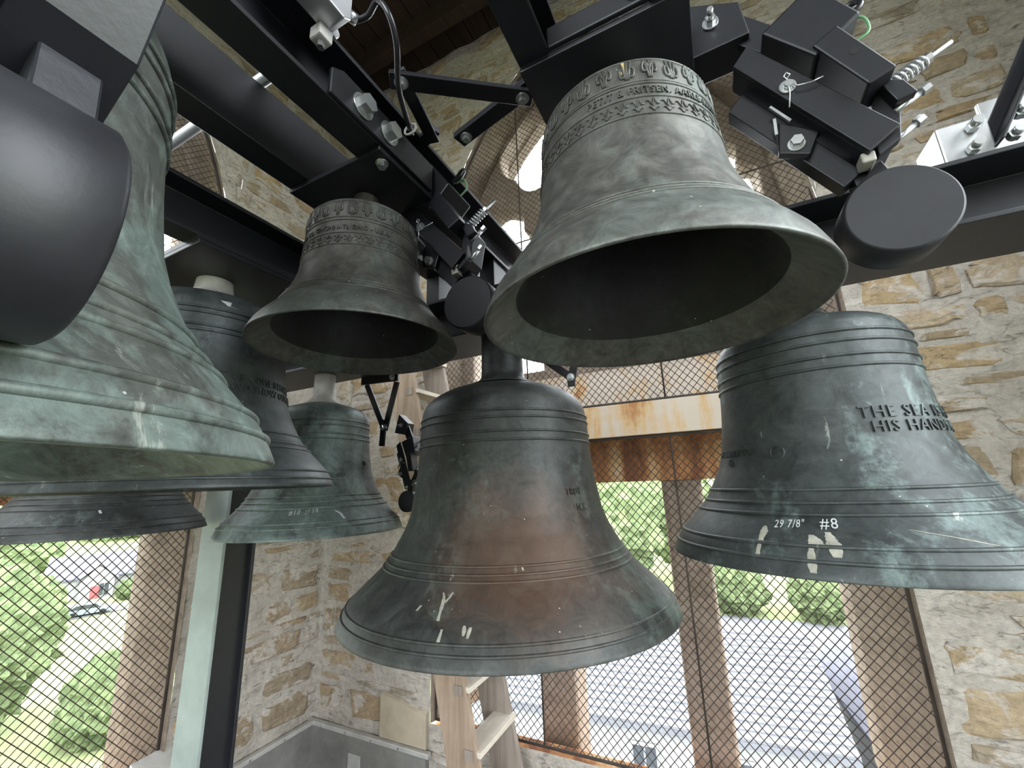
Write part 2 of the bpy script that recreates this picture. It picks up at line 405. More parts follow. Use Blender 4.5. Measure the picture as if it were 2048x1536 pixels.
MB().box((-2.72, YB - .058, -2.0), (-2.60, YB - .05, -1.86)).build('patch', M_bar, bpy.data.objects['baseboard_back'], .004)
MB().add([(XL - .03, 1.50, -1.45), (XL + .10, 1.50, -1.50), (XL + .10, 1.80, -1.50), (XL - .03, 1.80, -1.43), (XL - .03, 1.50, -1.75), (XL + .12, 1.50, -1.75), (XL + .12, 1.80, -1.75), (XL - .03, 1.80, -1.75)],
         [(0, 1, 2, 3), (0, 4, 5, 1), (1, 5, 6, 2), (2, 6, 7, 3)]).build('flashing_corner', M_bar, bpy.data.objects['baseboard_left'], .004)
# window stonework, wire guards (built along u; map = function (u, depth outward, z) -> world)
def tracery(name, mp, uc):
    cu = bpy.data.curves.new(name, 'CURVE'); cu.dimensions = '2D'; cu.fill_mode = 'BOTH'; cu.extrude = .075; cu.bevel_depth = .02; cu.bevel_resolution = 1
    def spl(pts):
        s = cu.splines.new('POLY'); s.points.add(len(pts) - 1)
        for p, (x, y) in zip(s.points, pts): p.co = (x, y, 0, 1)
        s.use_cyclic_u = True
    W_ = 1.32; out = [(-W_, .78), (W_, .78)]
    out += [(W_ - W_ * i / 16, arch_z(W_ - W_ * i / 16, W_, 3.78)) for i in range(17)]
    out += [(-W_ * i / 16, arch_z(W_ * i / 16, W_, 3.78)) for i in range(1, 17)]
    spl(out)
    def cusped(cx, hw, z0, zs, zt):
        pts = [(cx - hw, z0), (cx + hw, z0), (cx + hw, zs)]
        n = 24; h = zt - zs
        for i in range(1, n):
            a = PI * i / n; r = 1 - .22 * max(0, math.cos(6 * (a - PI / 2))) * (1 if abs(a - PI/2) > .3 else -.2)
            pts.append((cx + hw * math.cos(a) * r, zs + h * math.sin(a) * r))
        pts.append((cx - hw, zs)); return pts
    for cx, hw in ((-.84, .345), (0, .31), (.84, .345)): spl(cusped(cx, hw, .86, 2.02, 2.46))
    def foil(cx, cz, r, k, n=40, rot=0):
        return [(cx + r * (1 + .2 * abs(math.cos(k * a / 2)) - .12) * math.cos(a + rot), cz + 1.25 * r * (1 + .2 * abs(math.cos(k * a / 2)) - .12) * math.sin(a + rot)) for a in [2 * PI * i / n for i in range(n)]]
    spl(foil(-.50, 2.98, .33, 4)); spl(foil(.50, 2.98, .33, 4))
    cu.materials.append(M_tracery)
    o = bpy.data.objects.new(name, cu); COL.objects.link(o)
    X, O = Vector(mp(1, 0, 0)) - Vector(mp(0, 0, 0)), Vector(mp(uc, .38, 0))
    nrm = X.cross(Vector((0, 0, 1)))
    o.matrix_world = Matrix(((X.x, 0, nrm.x, O.x), (X.y, 0, nrm.y, O.y), (0, 1, 0, 0), (0, 0, 0, 1)))
    return o
def wmap_back(u, d, z): return (u, YB + d, z)
def wmap_left(u, d, z): return (XL - d, u, z)
def window(nm, mp, uc, flip):
    root = bpy.data.objects.new(nm, None); COL.objects.link(root); root['kind'] = 'structure'
    tr = tracery('tracery', mp, uc); tr.parent = root
    def bx(name, u0, u1, d0, d1, z0, z1, m, bev=.01):
        p, q = mp(u0, d0, z0), mp(u1, d1, z1); lo = [min(a, b) for a, b in zip(p, q)]; hi = [max(a, b) for a, b in zip(p, q)]
        return MB().box(lo, hi).build(name, m, root, bev)
    for a, b in ((.275, .515), (-.675, -.415)):      # the two mullions
        bx('mullion', uc + a, uc + b, .30, .56, -1.9, .05, M_tracery, .03)
    # transom stone with a sloping top, sill
    def pr(name, pts, m, u0, u1):
        s = MB(); n = len(pts)
        vs = [mp(u0, d, z) for d, z in pts] + [mp(u1, d, z) for d, z in pts]
        fs = [[i, (i + 1) % n, n + (i + 1) % n, n + i] for i in range(n)] + [list(range(n - 1, -1, -1)), list(range(n, 2 * n))]
        if flip: fs = [q[::-1] for q in fs]
        s.add(vs, fs); return s.build(name, m, root, .006)
    pr('transom', [(.06, .29), (.06, .49), (.30, .80), (.58, .80), (.58, -.01), (.28, -.01), (.28, .22), (.22, .29)], M_ruststone, uc - 1.37, uc + 1.37)
    pr('transom_weathering', [(.062, .492), (.30, .802), (.30, .82), (.058, .507)], M_rustpale, uc - 1.36, uc + 1.36)
    pr('sill', [(.03, -1.60), (.10, -1.57), (.60, -1.86), (.60, -2.1), (.03, -2.1)], M_ruststone, uc - 1.37, uc + 1.37)
    return root
win_b = window('window_1', wmap_back, BXC, False)
win_l = window('window_2', wmap_left, LYC, True)

def guard(label, mp, uc, spacing, nrm):
    g_ = thing('window_guard', (0, 0, 0), label, 'window guard', 'wire window guards')
    D = .035
    lower = (-1.56, .27); upper = (.49, 3.88); SL = 1.12
    def inside(u, z): return z <= WZA and abs(u) < half_width(z) - .015
    mbw = MB(); r = .0022; nv = Vector(nrm)
    for z0, z1 in (lower, upper):
        for sgn in (1, -1):
            k0 = int((-1.4 - z1 / SL) / spacing) - 70; 
            for k in range(-130, 131):
                c = k * spacing           # line: u = c + sgn*(z-z0)/SL
                run = None; seg = []
                for i in range(0, int((z1 - z0) / .03) + 2):
                    z = min(z1, z0 + i * .03); u = c + sgn * (z - z0) / SL
                    if inside(u, z):
                        if run is None: run = (u, z)
                        last = (u, z)
                    elif run is not None: seg.append((run, last)); run = None
                if run is not None: seg.append((run, last))
                for (ua, za), (ub, zb) in seg:
                    if abs(zb - za) < .02: continue
                    a, b = Vector(mp(uc + ua, D + sgn * .0022, za)), Vector(mp(uc + ub, D + sgn * .0022, zb))
                    t = (b - a).normalized(); s = t.cross(nv) * r; q = nv * r
                    mbw.add([a + s, a + q, a - s, a - q, b + s, b + q, b - s, b - q],
                            [(0, 1, 5, 4), (1, 2, 6, 5), (2, 3, 7, 6), (3, 0, 4, 7)])
    wobj = mbw.build('wire_mesh', M_wire, g_); wobj['kind'] = 'stuff'
    def bar(pts, rr=.009): MB().tube([mp(uc + u, D, z) for u, z in pts], rr, 6).build('frame_bar', M_wire, g_)
    bar([(-1.365, -1.56), (1.365, -1.56)]); bar([(-1.365, .265), (1.365, .265)]); bar([(-1.365, .495), (1.365, .495)])
    arch = [(-1.36, -1.56), (-1.36, 0), (-1.36, WZS)] + [(-half_width(z) + .012, z) for z in [WZS + (WZA - .05 - WZS) * i / 12 for i in range(1, 13)]]
    bar(arch, .011); bar([(-u, z) for u, z in arch], .011)
    for u in (.395, -.545): bar([(u, -1.56), (u, .27)], .006); bar([(u, .49), (u, 3.2)], .006)
    for z in (1.9,): bar([(-1.3, z), (1.3, z)], .006)
    a, b = mp(uc - 1.37, .005, .275), mp(uc + 1.37, .055, .485)
    lo = [min(p, q) for p, q in zip(a, b)]; hi = [max(p, q) for p, q in zip(a, b)]
    MB().box(lo, hi).build('cover_plate', M_rustband, g_, .003)
    return g_
guard('rusty diamond wire mesh guard over the window behind the ladder', wmap_back, BXC, .047, (0, 1, 0))
guard('diamond wire mesh guard over the window left of the steel post', wmap_left, LYC, .047, (1, 0, 0))

# ------------------------------------------------------------------ bells
TZ = [0, .05, .1, .15, .2, .25, .3, .35, .4, .5, .6, .7, .8, .9, 1.0, 1.1]
TR = [.988, .963, .935, .89, .84, .79, .745, .712, .685, .635, .6, .585, .57, .56, .553, .55]
def interp(x, xs, ys):
    if x <= xs[0]: return ys[0]
    for i in range(len(xs) - 1):
        if x <= xs[i + 1]: return ys[i] + (ys[i + 1] - ys[i]) * (x - xs[i]) / (xs[i + 1] - xs[i])
    return ys[-1]
def smooth_prof(xs, ys, n=90):
    out = []
    for i in range(n + 1):
        x = xs[0] + (xs[-1] - xs[0]) * i / n
        w_ = (xs[-1] - xs[0]) / n * .7
        out.append((x, (interp(x - w_, xs, ys) + 2 * interp(x, xs, ys) + interp(x + w_, xs, ys)) / 4))
    return out
class Bell: pass
def text_mesh(body, size, extrude, spacing=1.15):
    c = bpy.data.curves.new('t', 'FONT'); c.body = body; c.size = size; c.extrude = extrude; c.resolution_u = 2; c.space_character = spacing
    o = bpy.data.objects.new('t', c); COL.objects.link(o)
    dg = bpy.context.evaluated_depsgraph_get(); dg.update()
    me = bpy.data.meshes.new_from_object(o.evaluated_get(dg)); bpy.data.objects.remove(o); bpy.data.curves.remove(c)
    return me
def bell(key, x, y, z, r, k, top, neck, label, rings, necktop, neckm=None, n=112):
    B = Bell(); B.x, B.y, B.z, B.r, B.k = x, y, z, r, k; B.mat = BR[key]
    xs = TZ + [t[0] for t in top]; ys = TR + [t[1] for t in top]
    hb = [i for i, t in enumerate(TZ) if t < top[0][0]]
    xs = [TZ[i] for i in hb] + [t[0] for t in top]; ys = [TR[i] for i in hb] + [t[1] for t in top]
    B.xs, B.ys = xs, ys
    B.root = thing('bell', (x, y, z), label, 'bell', 'bells of the chime')
    prof = smooth_prof(xs, ys)
    outer = [(q * r, h * r * k) for h, q in prof]
    hmax = top[-1][0]
    inner = [(.0, (hmax - .10)), (.25, hmax - .10), (.42, hmax - .16), (.465, hmax - .3), (.475, 1.0 * hmax / 1.35), (.50, .72), (.545, .5), (.60, .38), (.67, .28), (.72, .2), (.785, .125), (.865, .065), (.95, .008), (.972, -.006)]
    inn = [(q * r, h * r * k) for q, h in inner]
    o = MB().lathe([inn[-4], inn[-3], inn[-2], inn[-1], (.985 * r, -.004 * r * k)] + outer + [(0, outer[-1][1])], n, (x, y, z)).build('body', B.mat, B.root)
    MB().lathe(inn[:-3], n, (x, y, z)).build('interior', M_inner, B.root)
    for h, rad in rings:
        R0 = interp(h, xs, ys) * r; tr = rad * r
        pr = [(R0 + tr * math.cos(a) * 1.0, h * r * k + tr * math.sin(a)) for a in [-PI / 2 + PI * i / 8 for i in range(9)]]
        pr = [(R0 - tr * .6, pr[0][1])] + pr + [(R0 - tr * .6, pr[-1][1])]
        MB().lathe(pr, n, (x, y, z)).build('molding_ring', B.mat, B.root)
    # neck up to the plate
    zt = outer[-1][1]
    if neck:
        nr = neck * r; H = necktop - z
        pr = [(nr * 1.9, zt - .004), (nr * 1.35, zt + .012), (nr * 1.05, zt + .03), (nr, zt + .05), (nr * .97, H)]
        MB().lathe(pr, 48, (x, y, z)).build('crown_neck', neckm or B.mat, B.root)
    return B
def on_bell(B, a, h, off=0.):
    R = interp(h, B.xs, B.ys) * B.r + off
    return Vector((B.x + R * math.cos(a), B.y + R * math.sin(a), B.z + h * B.r * B.k))
def inscribe(B, body, a0, h0, size, m=None, name='inscription', extrude=.0022, width=1.0, off=.001, right=False, slant=0.):
    me = text_mesh(body, size, extrude); R = interp(h0, B.xs, B.ys) * B.r
    bm = bmesh.new(); bm.from_mesh(me)
    xmax = max(v.co.x for v in bm.verts)
    a0 = math.radians(a0) - (xmax * width / R if right else 0)
    for v in bm.verts:
        px, py, pz = v.co; h = h0 + (py + px * slant) / (B.r * B.k)
        v.co = on_bell(B, a0 + px * width / R, h, pz + off) - B.root.location
    bm.to_mesh(me); bm.free(); me.materials.clear(); me.materials.append(m or B.mat)
    me.name = name; o = bpy.data.objects.new(name, me); COL.objects.link(o); o.parent = B.root; return o
def smear(B, pts, name='dropping', m=None, off=.0012):
    """ribbon on the bell surface: pts = (angle deg, h, half width m)"""
    mb = MB(); vs = []
    fine = []
    for (a, h, w0), (a2, h2, w2) in zip(pts[:-1], pts[1:]):
        for i in range(5): t = i / 5; fine.append((a + (a2 - a) * t, h + (h2 - h) * t, (w0 + (w2 - w0) * t) * random.uniform(.8, 1.2)))
    fine.append(pts[-1])
    for a, h, w0 in fine:
        R = interp(h, B.xs, B.ys) * B.r; da = w0 / R; a = math.radians(a)
        vs += [on_bell(B, a - da, h, off * .3), on_bell(B, a, h, off), on_bell(B, a + da, h, off * .3)]
    fs = []
    for i in range(len(fine) - 1):
        for j in (0, 1): fs.append((i * 3 + j, i * 3 + j + 1, i * 3 + 4 + j, i * 3 + 3 + j))
    mb.add(vs, fs, True); return mb.build(name, m or M_drop, B.root)
def frieze(B, h0, h1, count, kind):
    """band of cast ornament, raised a millimetre or two"""
    mb = MB()
    for i in range(count):
        a = 2 * PI * i / count; wa = PI / count * .86
        if kind == 'scroll':
            for sgn in (1, -1):
                pts = []
                for t in [j / 9 for j in range(10)]:
                    th = t * 5.2; q = .42 * (1 - .75 * t)
                    pts.append(on_bell(B, a + sgn * wa * (.5 - q * math.cos(th)), h0 + (h1 - h0) * (.5 + q * math.sin(th) * (1 if i % 2 else -1)), .0006))
                mb.tube(pts, .0024, 5)
            for t in (-.3, 0, .3):
                pts = [on_bell(B, a + wa * t * .4, h0 + (h1 - h0) * .08, .0005), on_bell(B, a + wa * t, h0 + (h1 - h0) * .5, .001), on_bell(B, a + wa * t * 1.7, h0 + (h1 - h0) * .92, .0005)]
                mb.tube(pts, .0022, 5)
        else:
            for t in (-1, -.5, 0, .5, 1):
                pts = [on_bell(B, a, h0 + (h1 - h0) * .08, .0006), on_bell(B, a + wa * t * .45, h0 + (h1 - h0) * .3, .001), on_bell(B, a + wa * t * .8, h0 + (h1 - h0) * (.42 - .12 * abs(t)), .0006)]
                mb.tube(pts, .0011, 5)
            pts = [on_bell(B, a + wa * t, h0 + (h1 - h0) * (.62 + .25 * math.sin(t * 6)), .0006) for t in (-1, -.6, -.2, .2, .6, 1)]
            mb.tube(pts, .0016, 5)
    o = mb.build('ornament_frieze', B.mat, B.root); o['kind'] = 'stuff'; return o

TOP_OLD = [(1.15, .548), (1.2, .536), (1.25, .50), (1.29, .43), (1.33, .30), (1.36, .19)]
TOP_E = [(1.2, .545), (1.28, .535), (1.33, .515), (1.38, .465), (1.43, .386), (1.465, .28), (1.48, .20)]
TOP_F = [(1.2, .543), (1.26, .53), (1.31, .49), (1.35, .42), (1.385, .30), (1.40, .20)]
RG = .0095
bE = bell('E', -.647, 1.265, -.360, .512, .9126, TOP_E, .145, 'large slate and brown bell hanging low in the middle, rust-brown lower right side',
          [(h, RG * .7) for h in (1.213, 1.169, 1.084, 1.031, .365, .329, .299, .092, .055)], .511)
bD = bell('D', -1.551, 1.265, -.157, .361, 1.0897, TOP_OLD, .125, 'pale teal bell chalked #10 27 3/8 on its lip, by the stone corner',
          [(h, RG) for h in (1.118, 1.066, .979, .928, .359, .309, .256, .131, .09)], .511, M_neck)
bF = bell('F', .236, 1.265, -.176, .379, 1.0374, TOP_F, .14, 'dark teal bell at the right edge with raised words and chalked 29 7/8 #8',
          [(h, RG) for h in (1.2, 1.141, 1.06, .999, .368, .306, .254, .127, .068)], .511)
bB = bell('B', -1.325, .655, .018, .380, 1.08, TOP_OLD, .13, 'dark slate bell with white painted neck and raised words, behind the nearest green bell',
          [(h, RG) for h in (1.123, 1.089, 1.005, .971, .346, .279, .245, .096, .047)], .641, M_neck)
bA = bell('A', -.77, .039, .0385, .409, 1.17, TOP_OLD, .15, 'nearest and largest bell at the left edge, covered in pale green patina',
          [(h, RG * 1.25) for h in (1.125, 1.085, 1.0, .955, .335, .27, .225, .119, .063)], .80)
bC = bell('C', -2.17, .80, -.121, .342, 1.06, TOP_OLD, .14, 'charcoal bell low at the left edge, only its lip showing below the others',
          [(h, RG) for h in (1.12, 1.08, 1.0, .96, .36, .31, .26, .13, .07)], .664)
TOP_G = [(1.12, .545), (1.16, .53), (1.195, .50), (1.215, .43), (1.225, .30)]
TOP_H = [(1.0, .552), (1.02, .54), (1.045, .505), (1.06, .44), (1.07, .30)]
bG = bell('G', -.797, .744, .3546, .2573, 1.1475, TOP_G, .13, 'small warm grey bell with ornate bands reading CINCINNATI, OHIO, seen from below',
          [(h, RG * .8) for h in (1.15, .985, .955, .83, .72, .35, .32, .29)], .80)
bH = bell('H', -.087, .744, .278, .2961, 1.3432, TOP_H, .13, 'olive grey bell with ornate bands reading FRITSEN, hanging highest at the top right',
          [(h, RG * .8) for h in (1.016, .893, .88, .808, .712, .272, .25, .228)], .80)
frieze(bH, .90, 1.012, 28, 'scroll'); frieze(bH, .716, .804, 44, 'palm')
frieze(bG, .99, 1.145, 26, 'scroll'); frieze(bG, .725, .825, 38, 'palm')
inscribe(bH, 'PETIT & FRITSEN. AARLE-RIXTEL', -101, .824, .0205, width=.78, extrude=.0016)
inscribe(bG, 'THE VERDIN CO. CINCINNATI, OHIO - U.S.A.', -140, .86, .0185, width=.72, extrude=.0016)
inscribe(bF, 'THE SEA IS HIS', -83, .712, .034, width=1.0); inscribe(bF, 'HIS HANDS PREPARED', -79, .638, .032, width=1.0)
inscribe(bF, 'FOUNDRY CO.', -136, .565, .022, right=True, width=.8); inscribe(bF, 'D.', -150, .51, .022, right=True, width=.8)
inscribe(bB, 'LET US COME BEFORE', -24, .668, .029, width=.85); inscribe(bB, 'AND SHOW OURSELVES', -13, .60, .029, width=.85)
inscribe(bD, 'FOUNDRY CO.', -12, .535, .026, right=True, width=.8); inscribe(bD, '18', 12, .66, .024, width=.9)
inscribe(bE, 'TROY', -30, .70, .026, width=.8); inscribe(bE, 'N.Y.', -24, .61, .026, width=.8)
inscribe(bF, '29 7/8"', -119.5, .195, .019, M_chalk, 'chalk_mark', .0004, .8, .0008, slant=.04); inscribe(bF, '#8', -106, .20, .024, M_chalk, 'chalk_mark', .0004, 1.0, .0008)
inscribe(bD, '#10', -56, .205, .024, M_chalk, 'chalk_mark', .0004, .9, .0008); inscribe(bD, '27 3/8', -46, .205, .019, M_chalk, 'chalk_mark', .0004, .8, .0008, slant=.1)
# cast boss on F, droppings and drips
MB().lathe([(.012, 0), (.017, .003), (.020, .0)], 24).build('x', M_dark)
bpy.data.objects.remove(bpy.data.objects['x'])
def boss(B, a, h, rr):
    a = math.radians(a); c = on_bell(B, a, h, .001); d = Vector((math.cos(a), math.sin(a), .15)).normalized(); u = d.orthogonal().normalized(); w_ = d.cross(u)
    MB().tube([c + (u * math.cos(t) + w_ * math.sin(t)) * rr for t in [2 * PI * i / 24 for i in range(25)]], .002, 6).build('cast_ring', B.mat, B.root)
boss(bF, -121.3, .566, .014)
smear(bF, [(-122.5, .20, .003), (-122.3, .175, .008), (-122.6, .15, .006), (-122.6, .125, .0035), (-122.7, .08, .004), (-122.7, .066, .006)])
smear(bF, [(-108.5, .172, .004), (-107.6, .155, .009), (-107.2, .135, .015), (-107, .124, .018)]); smear(bF, [(-108.5, .12, .004), (-108.6, .07, .007), (-108.4, .025, .005)])
smear(bF, [(-104.2, .185, .004), (-103.4, .155, .009), (-102.8, .128, .011), (-102.6, .09, .006)])
smear(bF, [(-84, .20, .002), (-74, .17, .004), (-66, .14, .003)])
smear(bE, [(-85.5, .262, .002), (-84.6, .245, .004), (-84.2, .225, .005), (-83.8, .18, .003), (-83.6, .165, .004)]); smear(bE, [(-82, .265, .002), (-82.6, .245, .003), (-83.8, .225, .004)])
smear(bE, [(-81.5, .14, .003), (-81.5, .10, .004)]); smear(bE, [(-75.4, .155, .002), (-75.2, .142, .005), (-75.2, .122, .002)]); smear(bE, [(-73.6, .15, .003), (-73.8, .135, .005), (-74, .115, .003)])
smear(bE, [(-91.5, .21, .004), (-92.2, .19, .003)]); smear(bE, [(-58, .37, .003), (-57.6, .345, .002)])
smear(bD, [(-26.5, .225, .003), (-23.5, .20, .005), (-21.5, .15, .005)], m=M_chalk)
smear(bH, [(-79, 1.05, .004), (-78.5, 1.0, .006), (-78.7, .96, .004), (-79, .945, .004)], m=M_yellow)
smear(bB, [(-18, 1.19, .012), (-16, 1.16, .004), (-10, 1.155, .003)], m=M_chalk); smear(bB, [(0, 1.1, .006), (2, 1.06, .003)], m=M_chalk)
smear(bC, [(-22, .24, .004), (-21, .21, .003)], m=M_chalk)

# ------------------------------------------------------------------ steel frame
def beam(name, axis, a0, a1, c, z0, z1, wdt, label, channel=0, tf=.012, tw=.009, group=None):
    """I section (channel=0) or channel with flanges towards +1/-1 along the cross direction; c = centre of the width"""
    r = thing(name, (a0, c, z0) if axis == 0 else (c, a0, z0), label, 'steel beam', group or 'black beams of the bell frame')
    h = wdt / 2
    if channel == 0: pf = [(c - h, z0), (c + h, z0), (c + h, z0 + tf), (c + tw, z0 + tf), (c + tw, z1 - tf), (c + h, z1 - tf), (c + h, z1), (c - h, z1), (c - h, z1 - tf), (c - tw, z1 - tf), (c - tw, z0 + tf), (c - h, z0 + tf)]
    else:
        s = channel; w0, w1 = c - s * h, c + s * h; t = s * tw
        pf = [(w0, z0), (w1, z0), (w1, z0 + tf), (w0 + t, z0 + tf), (w0 + t, z1 - tf), (w1, z1 - tf), (w1, z1), (w0, z1)]
        if s < 0: pf = pf[::-1]
    mb = MB(); n = len(pf)
    if axis == 0: vs = [(a, p, q) for a in (a0, a1) for p, q in pf]
    else: vs = [(p, a, q) for a in (a0, a1) for p, q in pf]
    fs = [[i, (i + 1) % n, n + (i + 1) % n, n + i] for i in range(n)]
    if axis == 1: fs = [q[::-1] for q in fs]
    mb.add(vs, fs)
    me_caps = list(range(n)); mb.f += [me_caps if axis == 1 else me_caps[::-1], [n + i for i in (me_caps[::-1] if axis == 1 else me_caps)]]; mb.sm += [False, False]
    mb.build('section', M_steel, r, .0022)
    return r
T = beam('support_beam', 0, -2.32, XR + .1, 1.266, .511, .667, .24, 'long black crossbeam carrying the three low bells, in front of the window')
T2 = beam('support_beam', 0, XL - .1, XR + .1, -1.45, .511, .667, .24, 'black crossbeam behind the viewer carrying the near ends of the frame')
Rb = beam('channel_beam', 1, -1.6, 1.45, -1.18, .667, .813, .075, 'lower black channel beam at the left above the white-necked bell', 1)
R2 = beam('channel_beam', 1, -1.6, 1.40, -2.17, .667, .813, .075, 'black channel beam over the charcoal bell at the far left', 1)
Pb = beam('channel_beam', 1, -1.6, 1.55, -.920, .813, .978, .075, 'black channel beam left of the small ornate bell', -1)
Qb = beam('channel_beam', 1, -1.6, 1.55, -.674, .813, .978, .079, 'black channel beam with bolted splice plate and silver box', 1)
HL = beam('channel_beam', 1, -1.6, 1.55, -.220, .813, .978, .064, 'black channel beam left of the big ornate bell', 1)
HR = beam('channel_beam', 1, -1.6, 1.55, .031, .813, .978, .064, 'black channel beam right of the big ornate bell', -1)
for b, c in ((Pb, -.920), (Qb, -.674), (HL, -.220), (HR, .031)):     # packing blocks between the frame levels
    for y in (1.266, -1.45): MB().box((c - .03, y - .05, .667), (c + .03, y + .05, .813)).build('packing_block', M_steel, b, .002)
    MB().box((c - .03, 1.35, .55), (c + .03, 1.352, .551))
def plate(label, x0, x1, y0, y1, z0, z1, studs):
    r = thing('hanger_plate', ((x0 + x1) / 2, (y0 + y1) / 2, z0), label, 'steel plate', 'bell hanger plates')
    MB().box((x0, y0, z0), (x1, y1, z1)).build('plate', M_steel, r, .002)
    for p in studs: MB().hexnut((p[0], p[1], z0 + (.0 if p[2] < 0 else z1 - z0)), (0, 0, p[2]), .011, .012, .016).build('nut', M_zinc, r)
    return r
plate('black plate over the small ornate bell', -.958, -.634, .622, .84, .80, .813, [(-.66, .66, -1)])
plate('black plate over the big ornate bell', -.252, .063, .61, .90, .80, .813, [(-.12, .585 + .06, 1), (.0, .64, 1)])
plate('black plate over the nearest green bell', -.958, -.58, -.14, .22, .80, .813, [])
plate('black plate over the white-necked bell', -1.60, -1.131, .508, .84, .641, .654, [(-1.17, .80, -1)])
MB_ = MB().box((-1.60, .508, .654), (-1.131, .84, .667)).build('packing', M_steel, [o for o in bpy.data.objects if o.name.startswith('hanger_plate')][-1])
# stiffening lip seen on the near edge of the big bell's plate, tie between the pair of beams
sp = thing('tie_bar', (-.09, .60, .813), 'black tie bar with bright edge between the beams above the big ornate bell', 'steel bar')
MB().box((-.188, .60, .813), (.0, .612, .862)).build('bar', M_steel, sp, .003)
MB().hexnut((-.02, .60, .84), (0, -1, 0), .014, .014, .02).build('bolt', M_zinc, sp)
# splice plate with two big bolts on Q
sp = thing('splice_plate', (-.632, .56, .83), 'bolted black splice plate on the channel beam above the small ornate bell', 'steel plate')
MB().prism([(.47, .815), (.82, .815), (.82, .90), (.50, .90), (.47, .88)], 0, -.634, -.624).build('plate', M_steel, sp, .002)
for y in (.557, .642): MB().hexnut((-.624, y, .857), (1, 0, 0), .021, .022, .029).build('bolt', M_zinc, sp)
# diagonal braces between Q and HL
br = thing('bracing', (-.45, .68, .93), 'triangular flat-bar bracing bolted between two beams, in front of the wall', 'steel bracing')
def flat(p, q, wd, th, nm='brace_bar', par=br, m=None):
    p, q = Vector(p), Vector(q); d = (q - p).normalized(); s = Vector((-d.y, d.x, 0)).normalized() * wd / 2; u = Vector((0, 0, th))
    e = d * wd * .6; p, q = p - e, q + e
    MB().add([p - s, q - s, q + s, p + s, p - s + u, q - s + u, q + s + u, p + s + u],
             [(3, 2, 1, 0), (4, 5, 6, 7), (0, 1, 5, 4), (1, 2, 6, 5), (2, 3, 7, 6), (3, 0, 4, 7)]).build(nm, m or M_steel, par, .002)
flat((-.556, .606, .94), (-.318, .78, .94), .044, .012); flat((-.318, .78, .952), (-.515, .825, .952), .044, .018); flat((-.556, .606, .952), (-.60, .78, .952), .034, .01)
flat((-.318, .78, .966), (-.21, .80, .966), .034, .012); flat((-.60, .78, .962), (-.66, .80, .962), .034, .016)
for x, y in ((-.556, .606), (-.318, .78)): MB().hexnut((x, y, .94), (0, 0, -1), .010, .011, .017).build('bolt', M_zinc, br)
MB().hexnut((-.512, .824, .952), (0, 0, -1), .010, .011, .017).build('bolt', M_zinc, br)
# conduit over the beams
cp = thing('conduit', (-1.6, .475, .995), 'pale round conduit running across the tops of the black beams', 'pipe')
MB().cyl((XL, .475, .993), (-.634, .475, .993), .0145, 20).build('pipe', M_conduit, cp)
MB().cyl((-1.02, .475, .993), (-.99, .475, .993), .018, 20).build('coupling', M_conduit, cp)
# junction box with clamp and cable
jb = thing('junction_box', (-.60, .44, .94), 'silver junction box with white clamp on the upper channel beam', 'junction box')
MB().prism([(.34, .945), (.445, .945), (.462, .96), (.462, 1.03), (.34, 1.03)], 0, -.626, -.566).build('box', M_alu, jb, .003)
MB().box((-.645, .425, .915), (-.612, .458, .947)).build('clamp', M_white, jb, .004); MB().hexnut((-.629, .442, .915), (0, 0, -1), .008, .014).build('clamp_screw', M_zinc, jb)
MB().cyl((-.582, .462, .99), (-.575, .482, .99), .012, 16).build('gland', M_zinc, jb)
def bez(pts, n=24):
    out = []
    P = [pts[0]] + list(pts) + [pts[-1]]
    for i in range(1, len(P) - 2):
        for j in range(n // 4):
            t = j / (n // 4); p0, p1, p2, p3 = [Vector(q) for q in P[i - 1:i + 3]]
            out.append(.5 * ((2 * p1) + (-p0 + p2) * t + (2 * p0 - 5 * p1 + 4 * p2 - p3) * t * t + (-p0 + 3 * p1 - 3 * p2 + p3) * t ** 3))
    return out + [Vector(pts[-1])]
cb = thing('cable', (-.5, .6, .9), 'black cable looping down from the silver junction box', 'cable')
MB().tube(bez([(-.575, .482, .99), (-.545, .486, .99), (-.51, .478, .995), (-.49, .492, .96), (-.501, .528, .93), (-.548, .588, .91), (-.577, .645, .90), (-.60, .70, .895)], 60), .0065, 10).build('cable_run', M_cable, cb)
MB().tube([Vector((-.595, .685, .896)) + Vector((.018 * math.cos(t), .002, .014 * math.sin(t))) for t in [2 * PI * i / 16 for i in range(17)]], .003, 6).build('cable_tie', M_white, cb)

# steel column under the crossbeam
pc = thing('steel_column', (-2.13, 1.266, ZF), 'steel column with front face coloured pale as if window-lit and black sides, below the bells', 'steel column')
MB().box((-2.22, 1.19, ZF), (-2.04, 1.204, .511)).build('front_flange', M_litpost, pc, .002)
MB().box((-2.22, 1.328, ZF), (-2.04, 1.342, .511)).build('back_flange', M_steel, pc, .002)
MB().box((-2.075, 1.204, ZF), (-2.062, 1.328, .511)).build('web', M_steel, pc)
MB().box((-2.28, 1.12, ZF), (-1.98, 1.41, ZF + .015)).build('base_plate', M_steel, pc, .002)

